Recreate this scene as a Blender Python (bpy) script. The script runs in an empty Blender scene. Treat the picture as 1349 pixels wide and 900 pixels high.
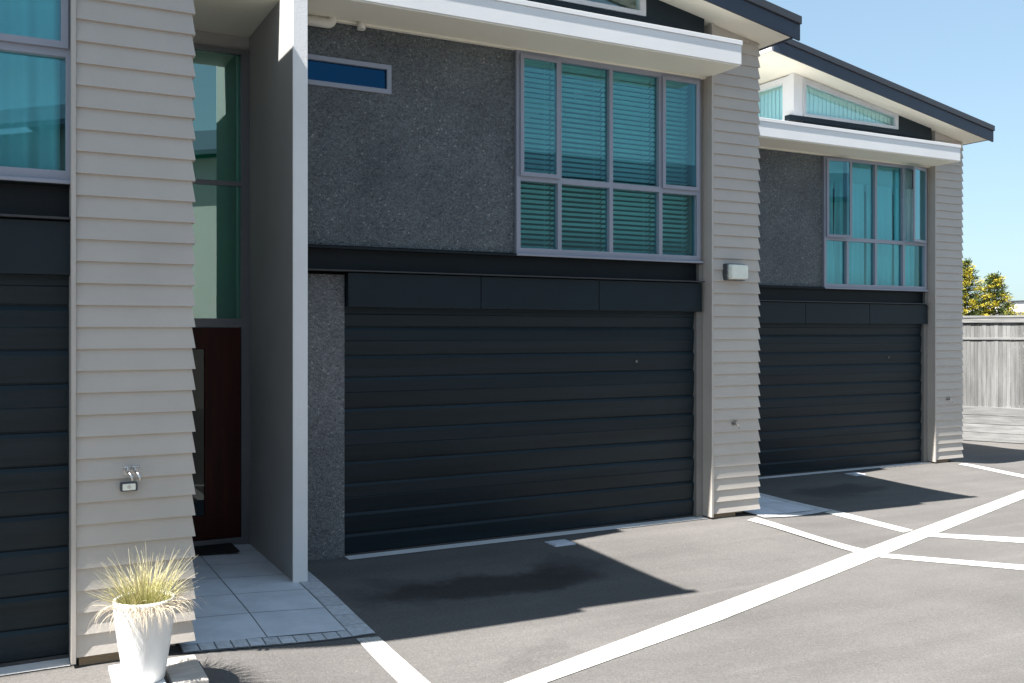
import bpy, math, random
from mathutils import Vector, Matrix
random.seed(7)
S = bpy.context.scene
COL = S.collection

# ------------------------------------------------------------------ helpers
class MB:
    """collects faces, then links them as ONE mesh object"""
    def __init__(s): s.v = []; s.f = []; s.m = []; s.sm = []
    def face(s, pts, m=0, smooth=False):
        i = len(s.v); s.v += [tuple(p) for p in pts]; s.f.append(list(range(i, i + len(pts)))); s.m.append(m); s.sm.append(smooth)
    def box(s, x0, x1, y0, y1, z0, z1, m=0):
        i = len(s.v)
        s.v += [(x, y, z) for z in (z0, z1) for y in (y0, y1) for x in (x0, x1)]
        for f in ((0, 2, 3, 1), (4, 5, 7, 6), (0, 1, 5, 4), (1, 3, 7, 5), (3, 2, 6, 7), (2, 0, 4, 6)):
            s.f.append([i + k for k in f]); s.m.append(m); s.sm.append(False)
    def prism(s, poly, axis, a, b, m=0, smooth=False):
        """poly = 2D points; axis 0: (y,z) swept in x, 1: (x,z) swept in y, 2: (x,y) swept in z"""
        def P(p, t): return ((t, p[0], p[1]), (p[0], t, p[1]), (p[0], p[1], t))[axis]
        n = len(poly); i = len(s.v)
        s.v += [P(p, a) for p in poly] + [P(p, b) for p in poly]
        s.f.append(list(range(i, i + n))); s.f.append(list(range(i + 2 * n - 1, i + n - 1, -1))); s.m += [m, m]; s.sm += [False, False]
        for k in range(n):
            s.f.append([i + k, i + n + k, i + n + (k + 1) % n, i + (k + 1) % n]); s.m.append(m); s.sm.append(smooth)
    def tube(s, pts, r, n=10, m=0, cap=True):
        rings = []
        for k, p in enumerate(pts):
            p = Vector(p); a = Vector(pts[max(0, k - 1)]); b = Vector(pts[min(len(pts) - 1, k + 1)])
            t = (b - a).normalized(); u = t.orthogonal().normalized()
            if k and rings: u = (pu - t * pu.dot(t)).normalized()
            pu = u; w = t.cross(u); rr = r[k] if isinstance(r, (list, tuple)) else r
            i = len(s.v); s.v += [tuple(p + (u * math.cos(q) + w * math.sin(q)) * rr) for q in (2 * math.pi * j / n for j in range(n))]
            rings.append(i)
        for a, b in zip(rings, rings[1:]):
            for j in range(n):
                s.f.append([a + j, a + (j + 1) % n, b + (j + 1) % n, b + j]); s.m.append(m); s.sm.append(True)
        if cap:
            for a in (rings[0], rings[-1]):
                s.f.append([a + j for j in range(n)]); s.m.append(m); s.sm.append(False)
    def lathe(s, prof, cx, cy, n=40, m=0):
        rings = []
        for r, z in prof:
            i = len(s.v); s.v += [(cx + r * math.cos(2 * math.pi * j / n), cy + r * math.sin(2 * math.pi * j / n), z) for j in range(n)]; rings.append(i)
        for a, b in zip(rings, rings[1:]):
            for j in range(n):
                s.f.append([a + j, a + (j + 1) % n, b + (j + 1) % n, b + j]); s.m.append(m); s.sm.append(True)
    def wall(s, x0, x1, z0, z1, y0, y1, holes=(), m=0):
        """slab facing -y with rectangular holes (hx0,hx1,hz0,hz1), reveals included"""
        xs = sorted({x0, x1, *[h[0] for h in holes], *[h[1] for h in holes]}); zs = sorted({z0, z1, *[h[2] for h in holes], *[h[3] for h in holes]})
        xs = [x for x in xs if x0 <= x <= x1]; zs = [z for z in zs if z0 <= z <= z1]
        def solid(i, k):
            if i < 0 or k < 0 or i >= len(xs) - 1 or k >= len(zs) - 1: return False
            cx = (xs[i] + xs[i + 1]) / 2; cz = (zs[k] + zs[k + 1]) / 2
            return not any(h[0] < cx < h[1] and h[2] < cz < h[3] for h in holes)
        for i in range(len(xs) - 1):
            for k in range(len(zs) - 1):
                if not solid(i, k): continue
                a, b, c, d = xs[i], xs[i + 1], zs[k], zs[k + 1]
                s.face([(a, y0, c), (b, y0, c), (b, y0, d), (a, y0, d)], m); s.face([(b, y1, c), (a, y1, c), (a, y1, d), (b, y1, d)], m)
                if not solid(i - 1, k): s.face([(a, y1, c), (a, y0, c), (a, y0, d), (a, y1, d)], m)
                if not solid(i + 1, k): s.face([(b, y0, c), (b, y1, c), (b, y1, d), (b, y0, d)], m)
                if not solid(i, k - 1): s.face([(a, y1, c), (b, y1, c), (b, y0, c), (a, y0, c)], m)
                if not solid(i, k + 1): s.face([(a, y0, d), (b, y0, d), (b, y1, d), (a, y1, d)], m)
    def build(s, name, mats, parent=None, org=(0, 0, 0), bevel=0, weld=True):
        me = bpy.data.meshes.new(name); o = Vector(org)
        me.from_pydata([tuple(Vector(v) - o) for v in s.v], [], s.f)
        mats = mats if isinstance(mats, (list, tuple)) else [mats]
        for m in mats: me.materials.append(m)
        me.polygons.foreach_set('material_index', s.m); me.polygons.foreach_set('use_smooth', s.sm)
        import bmesh
        bm = bmesh.new(); bm.from_mesh(me)
        if weld: bmesh.ops.remove_doubles(bm, verts=bm.verts, dist=1e-5)
        bmesh.ops.recalc_face_normals(bm, faces=bm.faces); bm.to_mesh(me); bm.free()
        me.update()
        ob = bpy.data.objects.new(name, me); COL.objects.link(ob)
        if parent: ob.parent = parent
        if bevel:
            md = ob.modifiers.new('bevel', 'BEVEL'); md.width = bevel; md.segments = 2; md.limit_method = 'ANGLE'; md.angle_limit = math.radians(40)
        return ob

def tag(o, label=None, cat=None, group=None, kind=None):
    if label: o['label'] = label
    if cat: o['category'] = cat
    if group: o['group'] = group
    if kind: o['kind'] = kind
    return o
def empty(name, loc, label, cat, group=None):
    o = bpy.data.objects.new(name, None); COL.objects.link(o); o.location = loc; o.empty_display_size = .2
    return tag(o, label, cat, group)
def copy_tree(o, parent=None):
    c = o.copy(); COL.objects.link(c)
    if parent: c.parent = parent
    for ch in list(o.children): copy_tree(ch, c)
    return c

# ------------------------------------------------------------------ materials
def nt(name):
    m = bpy.data.materials.new(name); m.use_nodes = True; t = m.node_tree; t.nodes.clear()
    return m, t, (lambda k, **kw: _n(t, k, kw)), t.links.new
def _n(t, k, kw):
    n = t.nodes.new(k)
    for a, b in kw.items():
        if a.startswith('i_'):
            key = a[2:]; n.inputs[int(key) if key.isdigit() else key.replace('_', ' ')].default_value = b
        else: setattr(n, a, b)
    return n
def ramp(n, stops):
    e = n.color_ramp.elements
    while len(e) < len(stops): e.new(.5)
    for x, (p, c) in zip(e, stops): x.position = p; x.color = (*c, 1)
def paint(name, col, rough=.5, var=.08, bump=.15, scale=3.0, fine=60, stretch=(1, 1, 1), spec=.5, dirt=None, coat=0):
    m, t, N, L = nt(name)
    out = N('ShaderNodeOutputMaterial'); b = N('ShaderNodeBsdfPrincipled'); L(b.outputs[0], out.inputs[0])
    tc = N('ShaderNodeTexCoord'); mp = N('ShaderNodeMapping'); mp.inputs['Scale'].default_value = stretch; L(tc.outputs['Object'], mp.inputs[0])
    n1 = N('ShaderNodeTexNoise', i_Scale=scale, i_Detail=6.0, i_Roughness=.6); L(mp.outputs[0], n1.inputs['Vector'])
    n2 = N('ShaderNodeTexNoise', i_Scale=fine, i_Detail=4.0); L(mp.outputs[0], n2.inputs['Vector'])
    r = N('ShaderNodeValToRGB'); lo = tuple(max(0, c * (1 - var)) for c in col); hi = tuple(min(1, c * (1 + var)) for c in col)
    ramp(r, [(.3, lo), (.7, hi)]); L(n1.outputs[0], r.inputs[0])
    L(r.outputs[0], b.inputs['Base Color'])
    mr = N('ShaderNodeMapRange'); mr.inputs[3].default_value = max(.02, rough - .08); mr.inputs[4].default_value = min(1, rough + .1); L(n2.outputs[0], mr.inputs[0]); L(mr.outputs[0], b.inputs['Roughness'])
    b.inputs['Specular IOR Level'].default_value = spec
    if coat: b.inputs['Coat Weight'].default_value = coat
    bp = N('ShaderNodeBump', i_Strength=bump, i_Distance=.004); L(n2.outputs[0], bp.inputs['Height']); L(bp.outputs[0], b.inputs['Normal'])
    return m

def aggregate(name, dark, mid, light, scale=70):
    m, t, N, L = nt(name)
    out = N('ShaderNodeOutputMaterial'); b = N('ShaderNodeBsdfPrincipled', i_Roughness=.85); L(b.outputs[0], out.inputs[0])
    tc = N('ShaderNodeTexCoord')
    w = N('ShaderNodeTexNoise', i_Scale=14.0, i_Detail=3.0); L(tc.outputs['Object'], w.inputs['Vector'])
    ad = N('ShaderNodeMix', data_type='VECTOR', i_0=.02); L(tc.outputs['Object'], ad.inputs[4]); L(w.outputs['Color'], ad.inputs[5])
    v = N('ShaderNodeTexVoronoi', i_Scale=float(scale)); L(ad.outputs[1], v.inputs['Vector'])
    v2 = N('ShaderNodeTexVoronoi', i_Scale=scale * 2.3); L(ad.outputs[1], v2.inputs['Vector'])
    sep = N('ShaderNodeSeparateColor'); L(v.outputs['Color'], sep.inputs[0])
    sep2 = N('ShaderNodeSeparateColor'); L(v2.outputs['Color'], sep2.inputs[0])
    r = N('ShaderNodeValToRGB'); ramp(r, [(0, dark), (.35, tuple(.5 * (a + c) for a, c in zip(dark, mid))), (.75, mid), (.97, mid), (1, light)]); L(sep.outputs[0], r.inputs[0])
    r2 = N('ShaderNodeValToRGB'); ramp(r2, [(0, dark), (.6, mid), (.93, mid), (1, light)]); L(sep2.outputs[0], r2.inputs[0])
    mx = N('ShaderNodeMix', data_type='RGBA', i_0=.45); L(r.outputs[0], mx.inputs[6]); L(r2.outputs[0], mx.inputs[7])
    big = N('ShaderNodeTexNoise', i_Scale=1.7, i_Detail=5.0); L(tc.outputs['Object'], big.inputs['Vector'])
    rb = N('ShaderNodeValToRGB'); ramp(rb, [(.3, (.72, .73, .75)), (.7, (1.15, 1.15, 1.13))]); L(big.outputs[0], rb.inputs[0])
    mu = N('ShaderNodeMix', data_type='RGBA', blend_type='MULTIPLY', i_0=1.0); L(mx.outputs[2], mu.inputs[6]); L(rb.outputs[0], mu.inputs[7])
    L(mu.outputs[2], b.inputs['Base Color'])
    bp = N('ShaderNodeBump', i_Strength=.9, i_Distance=.012, invert=True); L(v.outputs['Distance'], bp.inputs['Height']); L(bp.outputs[0], b.inputs['Normal'])
    return m

def glass(name, tint, boost=1.0, refl=(.9, .97, 1)):
    m, t, N, L = nt(name)
    out = N('ShaderNodeOutputMaterial'); mx = N('ShaderNodeMixShader'); tr = N('ShaderNodeBsdfTransparent'); tr.inputs[0].default_value = (*tint, 1)
    gl = N('ShaderNodeBsdfGlossy', i_Roughness=.0); gl.inputs[0].default_value = (*refl, 1)
    lw = N('ShaderNodeLayerWeight', i_Blend=.5); pw = N('ShaderNodeMath', operation='POWER'); pw.inputs[1].default_value = 5; L(lw.outputs['Facing'], pw.inputs[0])
    fr = N('ShaderNodeMath', operation='MULTIPLY_ADD'); fr.inputs[1].default_value = .95; fr.inputs[2].default_value = .05; L(pw.outputs[0], fr.inputs[0]); mu = N('ShaderNodeMath', operation='MULTIPLY', use_clamp=True); mu.inputs[1].default_value = boost
    tc = N('ShaderNodeTexCoord'); n = N('ShaderNodeTexNoise', i_Scale=1.3, i_Detail=1.0); L(tc.outputs['Object'], n.inputs['Vector'])
    bp = N('ShaderNodeBump', i_Strength=.06, i_Distance=.01); L(n.outputs[0], bp.inputs['Height']); L(bp.outputs[0], gl.inputs['Normal'])
    L(fr.outputs[0], mu.inputs[0]); L(mu.outputs[0], mx.inputs[0]); L(tr.outputs[0], mx.inputs[1]); L(gl.outputs[0], mx.inputs[2]); L(mx.outputs[0], out.inputs[0])
    return m

def asphalt():
    m, t, N, L = nt('asphalt')
    out = N('ShaderNodeOutputMaterial'); b = N('ShaderNodeBsdfPrincipled', i_Roughness=.85); L(b.outputs[0], out.inputs[0])
    b.inputs['Specular IOR Level'].default_value = .3
    tc = N('ShaderNodeTexCoord')
    big = N('ShaderNodeTexNoise', i_Scale=.55, i_Detail=7.0, i_Roughness=.62); L(tc.outputs['Object'], big.inputs['Vector'])
    st = N('ShaderNodeMapping'); st.inputs['Scale'].default_value = (.5, 3.2, 1); st.inputs['Rotation'].default_value = (0, 0, math.radians(-18)); L(tc.outputs['Object'], st.inputs[0])
    streak = N('ShaderNodeTexNoise', i_Scale=1.1, i_Detail=5.0); L(st.outputs[0], streak.inputs['Vector'])
    fine = N('ShaderNodeTexNoise', i_Scale=95.0, i_Detail=3.0, i_Roughness=.7); L(tc.outputs['Object'], fine.inputs['Vector'])
    grit = N('ShaderNodeTexVoronoi', i_Scale=120.0); L(tc.outputs['Object'], grit.inputs['Vector'])
    r = N('ShaderNodeValToRGB'); ramp(r, [(.32, ASP[0]), (.52, ASP[1]), (.72, ASP[2])]); L(big.outputs[0], r.inputs[0])
    def mul(a, sock, lo, hi, p0=.3, p1=.7):
        rr = N('ShaderNodeValToRGB'); ramp(rr, [(p0, (lo,) * 3), (p1, (hi,) * 3)]); L(sock, rr.inputs[0])
        x = N('ShaderNodeMix', data_type='RGBA', blend_type='MULTIPLY', i_0=1.0); L(a, x.inputs[6]); L(rr.outputs[0], x.inputs[7]); return x.outputs[2]
    c = mul(r.outputs[0], streak.outputs[0], .9, 1.08)
    c = mul(c, fine.outputs[0], .84, 1.14, .25, .75)
    sg = N('ShaderNodeSeparateColor'); L(grit.outputs['Color'], sg.inputs[0]); c = mul(c, sg.outputs[0], .85, 1.15, 0, 1)
    sw = N('ShaderNodeMapping'); sw.inputs['Scale'].default_value = (.22, 5.5, 1); sw.inputs['Rotation'].default_value = (0, 0, math.radians(-26)); L(tc.outputs['Object'], sw.inputs[0])
    sn = N('ShaderNodeTexNoise', i_Scale=.9, i_Detail=3.0); L(sw.outputs[0], sn.inputs['Vector']); c = mul(c, sn.outputs[0], 1.0, 1.12, .55, .75)
    pebble = N('ShaderNodeTexVoronoi', i_Scale=85.0); L(tc.outputs['Object'], pebble.inputs['Vector']); ps = N('ShaderNodeSeparateColor'); L(pebble.outputs['Color'], ps.inputs[0])
    c = mul(c, ps.outputs[1], .97, 1.16, .93, 1.0); c = mul(c, ps.outputs[2], .9, 1.0, .0, .12)
    # old oil and tyre stains on the surface, each with an outline of its own
    warp = N('ShaderNodeTexNoise', i_Scale=1.6, i_Detail=6.0, i_Roughness=.6); L(tc.outputs['Object'], warp.inputs['Vector'])
    wv = N('ShaderNodeMix', data_type='VECTOR', i_0=.28); L(tc.outputs['Object'], wv.inputs[4])
    sc = N('ShaderNodeVectorMath', operation='ADD'); L(tc.outputs['Object'], sc.inputs[0])
    sub = N('ShaderNodeVectorMath', operation='SUBTRACT'); L(warp.outputs['Color'], sub.inputs[0]); sub.inputs[1].default_value = (.5, .5, .5)
    mlt = N('ShaderNodeVectorMath', operation='SCALE', i_Scale=1.1); L(sub.outputs[0], mlt.inputs[0]); L(mlt.outputs[0], sc.inputs[1])
    sep = N('ShaderNodeSeparateXYZ'); L(sc.outputs[0], sep.inputs[0])
    for (cx, cy, rx, ry, dark) in STAINS:
        def lin(sock, c0, r0):
            a = N('ShaderNodeMath', operation='SUBTRACT'); L(sock, a.inputs[0]); a.inputs[1].default_value = c0
            d = N('ShaderNodeMath', operation='DIVIDE'); L(a.outputs[0], d.inputs[0]); d.inputs[1].default_value = r0
            p = N('ShaderNodeMath', operation='MULTIPLY'); L(d.outputs[0], p.inputs[0]); L(d.outputs[0], p.inputs[1]); return p.outputs[0]
        q = N('ShaderNodeMath', operation='ADD'); L(lin(sep.outputs[0], cx, rx), q.inputs[0]); L(lin(sep.outputs[1], cy, ry), q.inputs[1])
        mr = N('ShaderNodeMapRange', interpolation_type='SMOOTHSTEP'); mr.inputs[1].default_value = .25; mr.inputs[2].default_value = 1.35; mr.inputs[3].default_value = dark; mr.inputs[4].default_value = 1
        L(q.outputs[0], mr.inputs[0])
        x = N('ShaderNodeMix', data_type='RGBA', blend_type='MULTIPLY', i_0=1.0); L(c, x.inputs[6]); L(mr.outputs[0], x.inputs[7]); c = x.outputs[2]
    L(c, b.inputs['Base Color'])
    bp = N('ShaderNodeBump', i_Strength=.5, i_Distance=.005); L(fine.outputs[0], bp.inputs['Height']); L(bp.outputs[0], b.inputs['Normal'])
    return m

def attr_mat(name, ramp_stops, rough=.7, attr='tone', noise=None, bump=.2, translucent=0, contrast=.4):
    """colour chosen per face by the 'tone' attribute, with a little noise"""
    m, t, N, L = nt(name)
    out = N('ShaderNodeOutputMaterial'); b = N('ShaderNodeBsdfPrincipled', i_Roughness=rough)
    a = N('ShaderNodeAttribute', attribute_name=attr); r = N('ShaderNodeValToRGB'); ramp(r, ramp_stops); L(a.outputs['Fac'], r.inputs[0])
    c = r.outputs[0]
    if noise:
        tc = N('ShaderNodeTexCoord'); mp = N('ShaderNodeMapping'); mp.inputs['Scale'].default_value = noise; L(tc.outputs['Object'], mp.inputs[0])
        n = N('ShaderNodeTexNoise', i_Scale=1.0, i_Detail=8.0, i_Roughness=.65); L(mp.outputs[0], n.inputs['Vector'])
        rr = N('ShaderNodeValToRGB'); ramp(rr, [(.3, (1 - contrast,) * 3), (.7, (1 + contrast * .6,) * 3)]); L(n.outputs[0], rr.inputs[0])
        x = N('ShaderNodeMix', data_type='RGBA', blend_type='MULTIPLY', i_0=1.0); L(c, x.inputs[6]); L(rr.outputs[0], x.inputs[7]); c = x.outputs[2]
        bp = N('ShaderNodeBump', i_Strength=bump, i_Distance=.004); L(n.outputs[0], bp.inputs['Height']); L(bp.outputs[0], b.inputs['Normal'])
    L(c, b.inputs['Base Color'])
    if translucent:
        tl = N('ShaderNodeBsdfTranslucent'); L(c, tl.inputs[0]); mx = N('ShaderNodeMixShader', i_0=translucent); L(b.outputs[0], mx.inputs[1]); L(tl.outputs[0], mx.inputs[2]); L(mx.outputs[0], out.inputs[0])
    else: L(b.outputs[0], out.inputs[0])
    return m
def set_tone(ob, vals, attr='tone'):
    a = ob.data.attributes.new(attr, 'FLOAT', 'FACE'); a.data.foreach_set('value', vals)

ASP = [(.100, .0935, .089), (.116, .109, .104), (.130, .122, .116)]
STAINS = [(3.35, 6.75, 1.05, .38, .36), (4.2, 7.0, .5, .22, .7), (2.75, 7.05, .45, .2, .75), (9.6, 9.0, .9, .3, .6), (2.9, 5.2, .4, .18, .86), (5.2, 5.9, .3, .12, .92)]
M = {}
M['asphalt'] = asphalt()
M['board'] = paint('weatherboard_paint', (.445, .408, .368), .55, .06, .25, 2.0, 40, (1, 1, 1.5))
M['trim'] = paint('trim_paint', (.445, .408, .368), .5, .05, .1)
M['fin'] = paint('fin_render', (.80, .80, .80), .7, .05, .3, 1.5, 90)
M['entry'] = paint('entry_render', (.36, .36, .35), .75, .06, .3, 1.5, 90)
M['jamb'] = paint('jamb_paint', (.2, .19, .178), .5, .05, .1)
M['white'] = paint('white_fascia', (.74, .735, .73), .5, .04, .1, 1.2)
M['soffit'] = paint('soffit_paint', (.80, .77, .66), .65, .04, .1, 1.0)
M['roof'] = paint('roof_steel', (.03, .038, .06), .4, .1, .05)
M['gutter'] = paint('gutter_steel', (.042, .044, .052), .45, .1, .05)
M['door'] = paint('garage_door_steel', (.0060, .0145, .0200), .42, .34, .35, 1.6, 26, (.25, 1, 9), .26)
M['beam'] = paint('beam_steel', (.007, .0115, .0145), .5, .15, .1, spec=.2)
M['flange'] = paint('flange_steel', (.03, .031, .034), .45, .1, .1)
M['panel'] = paint('fascia_panel', (.008, .0165, .0225), .45, .12, .1, spec=.25)
M['stone'] = aggregate('exposed_aggregate', (.034, .039, .042), (.142, .16, .17), (.42, .42, .39))
M['stone_low'] = aggregate('exposed_aggregate_pale', (.065, .067, .07), (.22, .225, .23), (.5, .49, .46))
M['alu'] = paint('aluminium_frame', (.26, .275, .33), .4, .04, .03, spec=.6)
M['alu_pale'] = paint('pale_aluminium', (.52, .53, .55), .4, .04, .03); M['alu_dark'] = paint('aluminium_dark', (.12, .125, .135), .4, .05, .03)
M['glass'] = glass('tinted_glass', (.62, .91, .93), 1.7, refl=(.6, .93, 1))
M['glass_pale'] = glass('pale_glass', (.84, .99, .98), 2.0)
M['glass_dark'] = glass('dark_glass', (.10, .28, .28), .45)
M['glass_slot'] = glass('sky_tinted_glass', (.04, .16, .28), 1.5, refl=(.12, .5, 1)); M['interior'] = paint('interior_plaster', (.2, .2, .19), .9, .03, .05)  # slot glass: deep blue of the reflected sky put into its colours
M['backing'] = paint('backing_plaster', (.7, .7, .68), .9, .03, .05); M['glass_entry'] = glass('green_glass', (.42, .82, .72), 3.6); M['dark_room'] = paint('dark_interior', (.05, .05, .05), .9, .1, .05)
M['timber_door'] = paint('stained_timber', (.036, .006, .004), .4, .35, .3, 3, 30, (6, 6, .6), .15)
M['concrete'] = paint('pale_concrete', (.6, .6, .6), .8, .12, .35, 1.8, 70)
M['mortar'] = paint('mortar', (.26, .265, .27), .95, .2, .5)
def line_paint():
    m, t, N, L = nt('road_paint')
    out = N('ShaderNodeOutputMaterial'); b = N('ShaderNodeBsdfPrincipled', i_Roughness=.8); L(b.outputs[0], out.inputs[0]); tc = N('ShaderNodeTexCoord')
    n1 = N('ShaderNodeTexNoise', i_Scale=70.0, i_Detail=4.0, i_Roughness=.7); L(tc.outputs['Object'], n1.inputs['Vector'])
    n2 = N('ShaderNodeTexNoise', i_Scale=2.2, i_Detail=6.0, i_Roughness=.65); L(tc.outputs['Object'], n2.inputs['Vector'])
    ad = N('ShaderNodeMath', operation='MULTIPLY_ADD'); ad.inputs[1].default_value = .55; L(n2.outputs[0], ad.inputs[0]); L(n1.outputs[0], ad.inputs[2])
    r = N('ShaderNodeValToRGB'); ramp(r, [(.60, (.17, .16, .15)), (.70, (.42, .41, .39)), (.86, (.53, .52, .49))]); L(ad.outputs[0], r.inputs[0]); L(r.outputs[0], b.inputs['Base Color'])
    bp = N('ShaderNodeBump', i_Strength=.5, i_Distance=.004); L(n1.outputs[0], bp.inputs['Height']); L(bp.outputs[0], b.inputs['Normal'])
    return m
M['line'] = line_paint()
M['pot'] = paint('white_glaze', (.74, .73, .71), .45, .11, .5, 5, 34, (1.6, 1.6, .5))
M['soil'] = paint('soil', (.08, .05, .03), .95, .4, 1, 20, 90)
M['blind'] = paint('blind_slat', (.84, .84, .83), .5, .03, .02)
M['curtain'] = paint('sheer_curtain', (.62, .64, .64), .9, .05, .1, 2, 200)
M['base_timber'] = paint('base_timber', (.24, .18, .115), .8, .25, .4, 4, 40, (1, 6, 6))
M['chrome'] = paint('chrome', (.5, .5, .5), .25, .05, 0); M['chrome'].node_tree.nodes['Principled BSDF'].inputs['Metallic'].default_value = .9
M['brass'] = paint('dull_brass', (.16, .15, .14), .4, .1, 0)
M['mat'] = paint('coir_mat', (.012, .011, .011), .95, .4, 1, 30, 160)
M['cover'] = paint('cover_plate', (.62, .64, .70), .5, .06, .1)
M['diffuser'] = paint('light_diffuser', (.74, .76, .68), .4, .05, .15, 12)
M['lamp_body'] = paint('lamp_body', (.05, .06, .07), .45, .1, .05)
M['pipe'] = paint('pvc_pipe', (.68, .66, .60), .4, .03, .03)

# ------------------------------------------------------------------ the ground (three levels stepping down with the houses)
def interp(t, xs, ys):
    if t <= xs[0]: return ys[0]
    for a, b, c, d in zip(xs, xs[1:], ys, ys[1:]):
        if t <= b: return c + (d - c) * (t - a) / (b - a)
    return ys[-1]
def zf(x): return interp(x, [.7, 2.3, 6.9, 8.6, 13.2, 15.5], [.1, 0, 0, -.09, -.09, -.3])
def yd(x): return interp(x, [.7, 2.6, 6.9, 8.6, 13.2, 15.5], [5.9, 7.95, 7.95, 10.15, 10.15, 12.3])
def g(x, y):
    d = yd(x) - y; t = min(1, max(0, (d - .3) / 1.7)); w = t * t * (3 - 2 * t)
    return (zf(x) - .02 * max(0, min(d, 3))) * (1 - w) + w * (-.03 - .0105 * max(-12, min(x, 25)))
xs = [-400, -150, -60, -25, -14] + [-10 + .25 * i for i in range(0, 121)] + [24, 30, 60, 150, 400]
ys = [-400, -150, -60, -30, -18, -12] + [-8 + .25 * i for i in range(0, 93)] + [18, 25, 40, 80, 150, 400]
b = MB()
for x in xs:
    for y in ys: b.v.append((x, y, g(x, y)))
n = len(ys)
for i in range(len(xs) - 1):
    for j in range(n - 1):
        b.f.append([i * n + j, (i + 1) * n + j, (i + 1) * n + j + 1, i * n + j + 1]); b.m.append(0); b.sm.append(True)
tag(b.build('asphalt_driveway', M['asphalt'], weld=False), 'grey asphalt driveway in front of the garages', 'driveway', kind='structure')

def strip(name, L, R, mat, lift=.005, step=.2):
    """painted strip on the ground between two polylines"""
    b = MB()
    for k in range(len(L) - 1):
        a0, a1, c0, c1 = (Vector(q) for q in (L[k], L[k + 1], R[k], R[k + 1]))
        m = max(1, int((a1 - a0).length / step)); w = 2
        for i in range(m):
            for j in range(w):
                q = []
                for u, s in ((i, j), (i, j + 1), (i + 1, j + 1), (i + 1, j)):
                    l = a0.lerp(a1, u / m); r = c0.lerp(c1, u / m); p = l.lerp(r, s / w); q.append((p.x, p.y, g(p.x, p.y) + lift))
                b.face(q)
    return b.build(name, mat)
def lab(o, l): return tag(o, l, 'road marking', 'white painted lines on the driveway', 'structure')
lab(strip('painted_line', [(-2.65, 3.07), (2.522, 4.837), (4.247, 5.425), (11.983, 8.046), (20.0, 10.77)], [(-2.4, 2.94), (2.732, 4.732), (4.243 + .2, 5.169 + .07), (11.344, 7.618), (19.8, 10.50)], M['line']), 'wide white line running diagonally across the driveway')
lab(strip('painted_line', [(1.996, 5.93), (1.968, 5.126), (1.92, 3.6)], [(2.149, 5.93), (2.131, 5.045), (2.10, 3.6)], M['line']), 'white line leading out from the edge of the tiled entry path')
lab(strip('painted_line', [(6.80, 7.62), (6.953, 6.319)], [(7.02, 7.72), (7.164, 6.383)], M['line']), 'white line starting at the foot of the middle boarded pillar')
lab(strip('painted_line', [(7.023, 6.11), (7.771, 5.218), (8.9, 3.9)], [(7.187, 6.2), (7.955, 5.342), (9.1, 4.0)], M['line']), 'thin white line nearest the viewer beyond the diagonal line')
lab(strip('painted_line', [(8.279, 8.059), (8.161, 6.801)], [(8.494, 8.10), (8.354, 6.837)], M['line']), 'white line running out beside the shaded second entry path')
lab(strip('painted_line', [(8.18, 6.585), (8.824, 5.925), (10.2, 4.5)], [(8.403, 6.645), (9.063, 6.086), (10.4, 4.7)], M['line']), 'thin white line beyond the diagonal, farther from the viewer')
lab(strip('painted_line', [(13.016, 9.83), (12.971, 8.71), (12.9, 6.9)], [(13.196, 9.83), (13.217, 8.875), (13.1, 6.95)], M['line']), 'white line starting at the foot of the farthest boarded pillar')

# tiled entry paths: pavers over mortar, with a brick edging course
tile_mat = attr_mat('entry_paver', [(0, (.60, .62, .66)), (1, (.68, .70, .74))], .8, noise=(5, 5, 5), contrast=.12)
brick_mat = attr_mat('edging_paver', [(0, (.50, .51, .53)), (1, (.60, .61, .63))], .85, noise=(25, 25, 25), contrast=.25)
def path(x0, x1, y0, y1, label, shear=-.2):
    b = MB(); tones = []
    H = lambda x, y: g(x, y) + .012
    def P(x, y):
        return (x, y + shear * (x1 - x) / (x1 - x0) * max(0, 1 - (y - y0) / 1.6))
    def sheet(ax, bx, ay, by, lift, m):
        nx = max(1, int((bx - ax) / .3)); ny = max(1, int((by - ay) / .3))
        for i in range(nx):
            for j in range(ny):
                c = [(ax + (bx - ax) * (i + u) / nx, ay + (by - ay) * (j + v) / ny) for u, v in ((0, 0), (1, 0), (1, 1), (0, 1))]
                c = [P(x, y) for x, y in c]; b.face([(x, y, H(x, y) + lift) for x, y in c], m)
                tones.append(cur)
    cur = .5; sheet(x0, x1, y0, y1, -.006, 2)
    bw = .115; gp = .006
    # side course
    y = y0
    while y < y1 - .02:
        e = min(y + .21, y1); cur = random.random(); sheet(x1 - .165, x1 - .003, y + gp / 2, e - gp / 2, 0, 1); y += .21
    x = x0
    while x < x1 - .17 - .02:
        e = min(x + .1, x1 - .17); cur = random.random(); sheet(x + gp, e - gp / 2, y0 + .002, y0 + bw, 0, 1); x += .1
    colx = [x0, x0 + (x1 - .17 - x0) * .5, x1 - .17]
    yy = y0 + bw + .008
    while yy < y1:
        e = min(yy + .47, y1)
        for a, c in zip(colx, colx[1:]):
            cur = random.random(); sheet(a + .004, c - .004, yy, e - .007, 0, 0)
        yy += .47
    o = b.build('entry_path', [tile_mat, brick_mat, M['mortar']], weld=False); set_tone(o, tones)
    return tag(o, label, 'path', 'tiled entry paths', 'structure')
path(.90, 2.150, 5.985, 9.3, 'tiled entry path with brick edging beside the pale wall blade')
path(7.1, 8.45, 8.03, 11.4, 'shaded entry path behind the middle boarded pillar', -.34)

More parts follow.
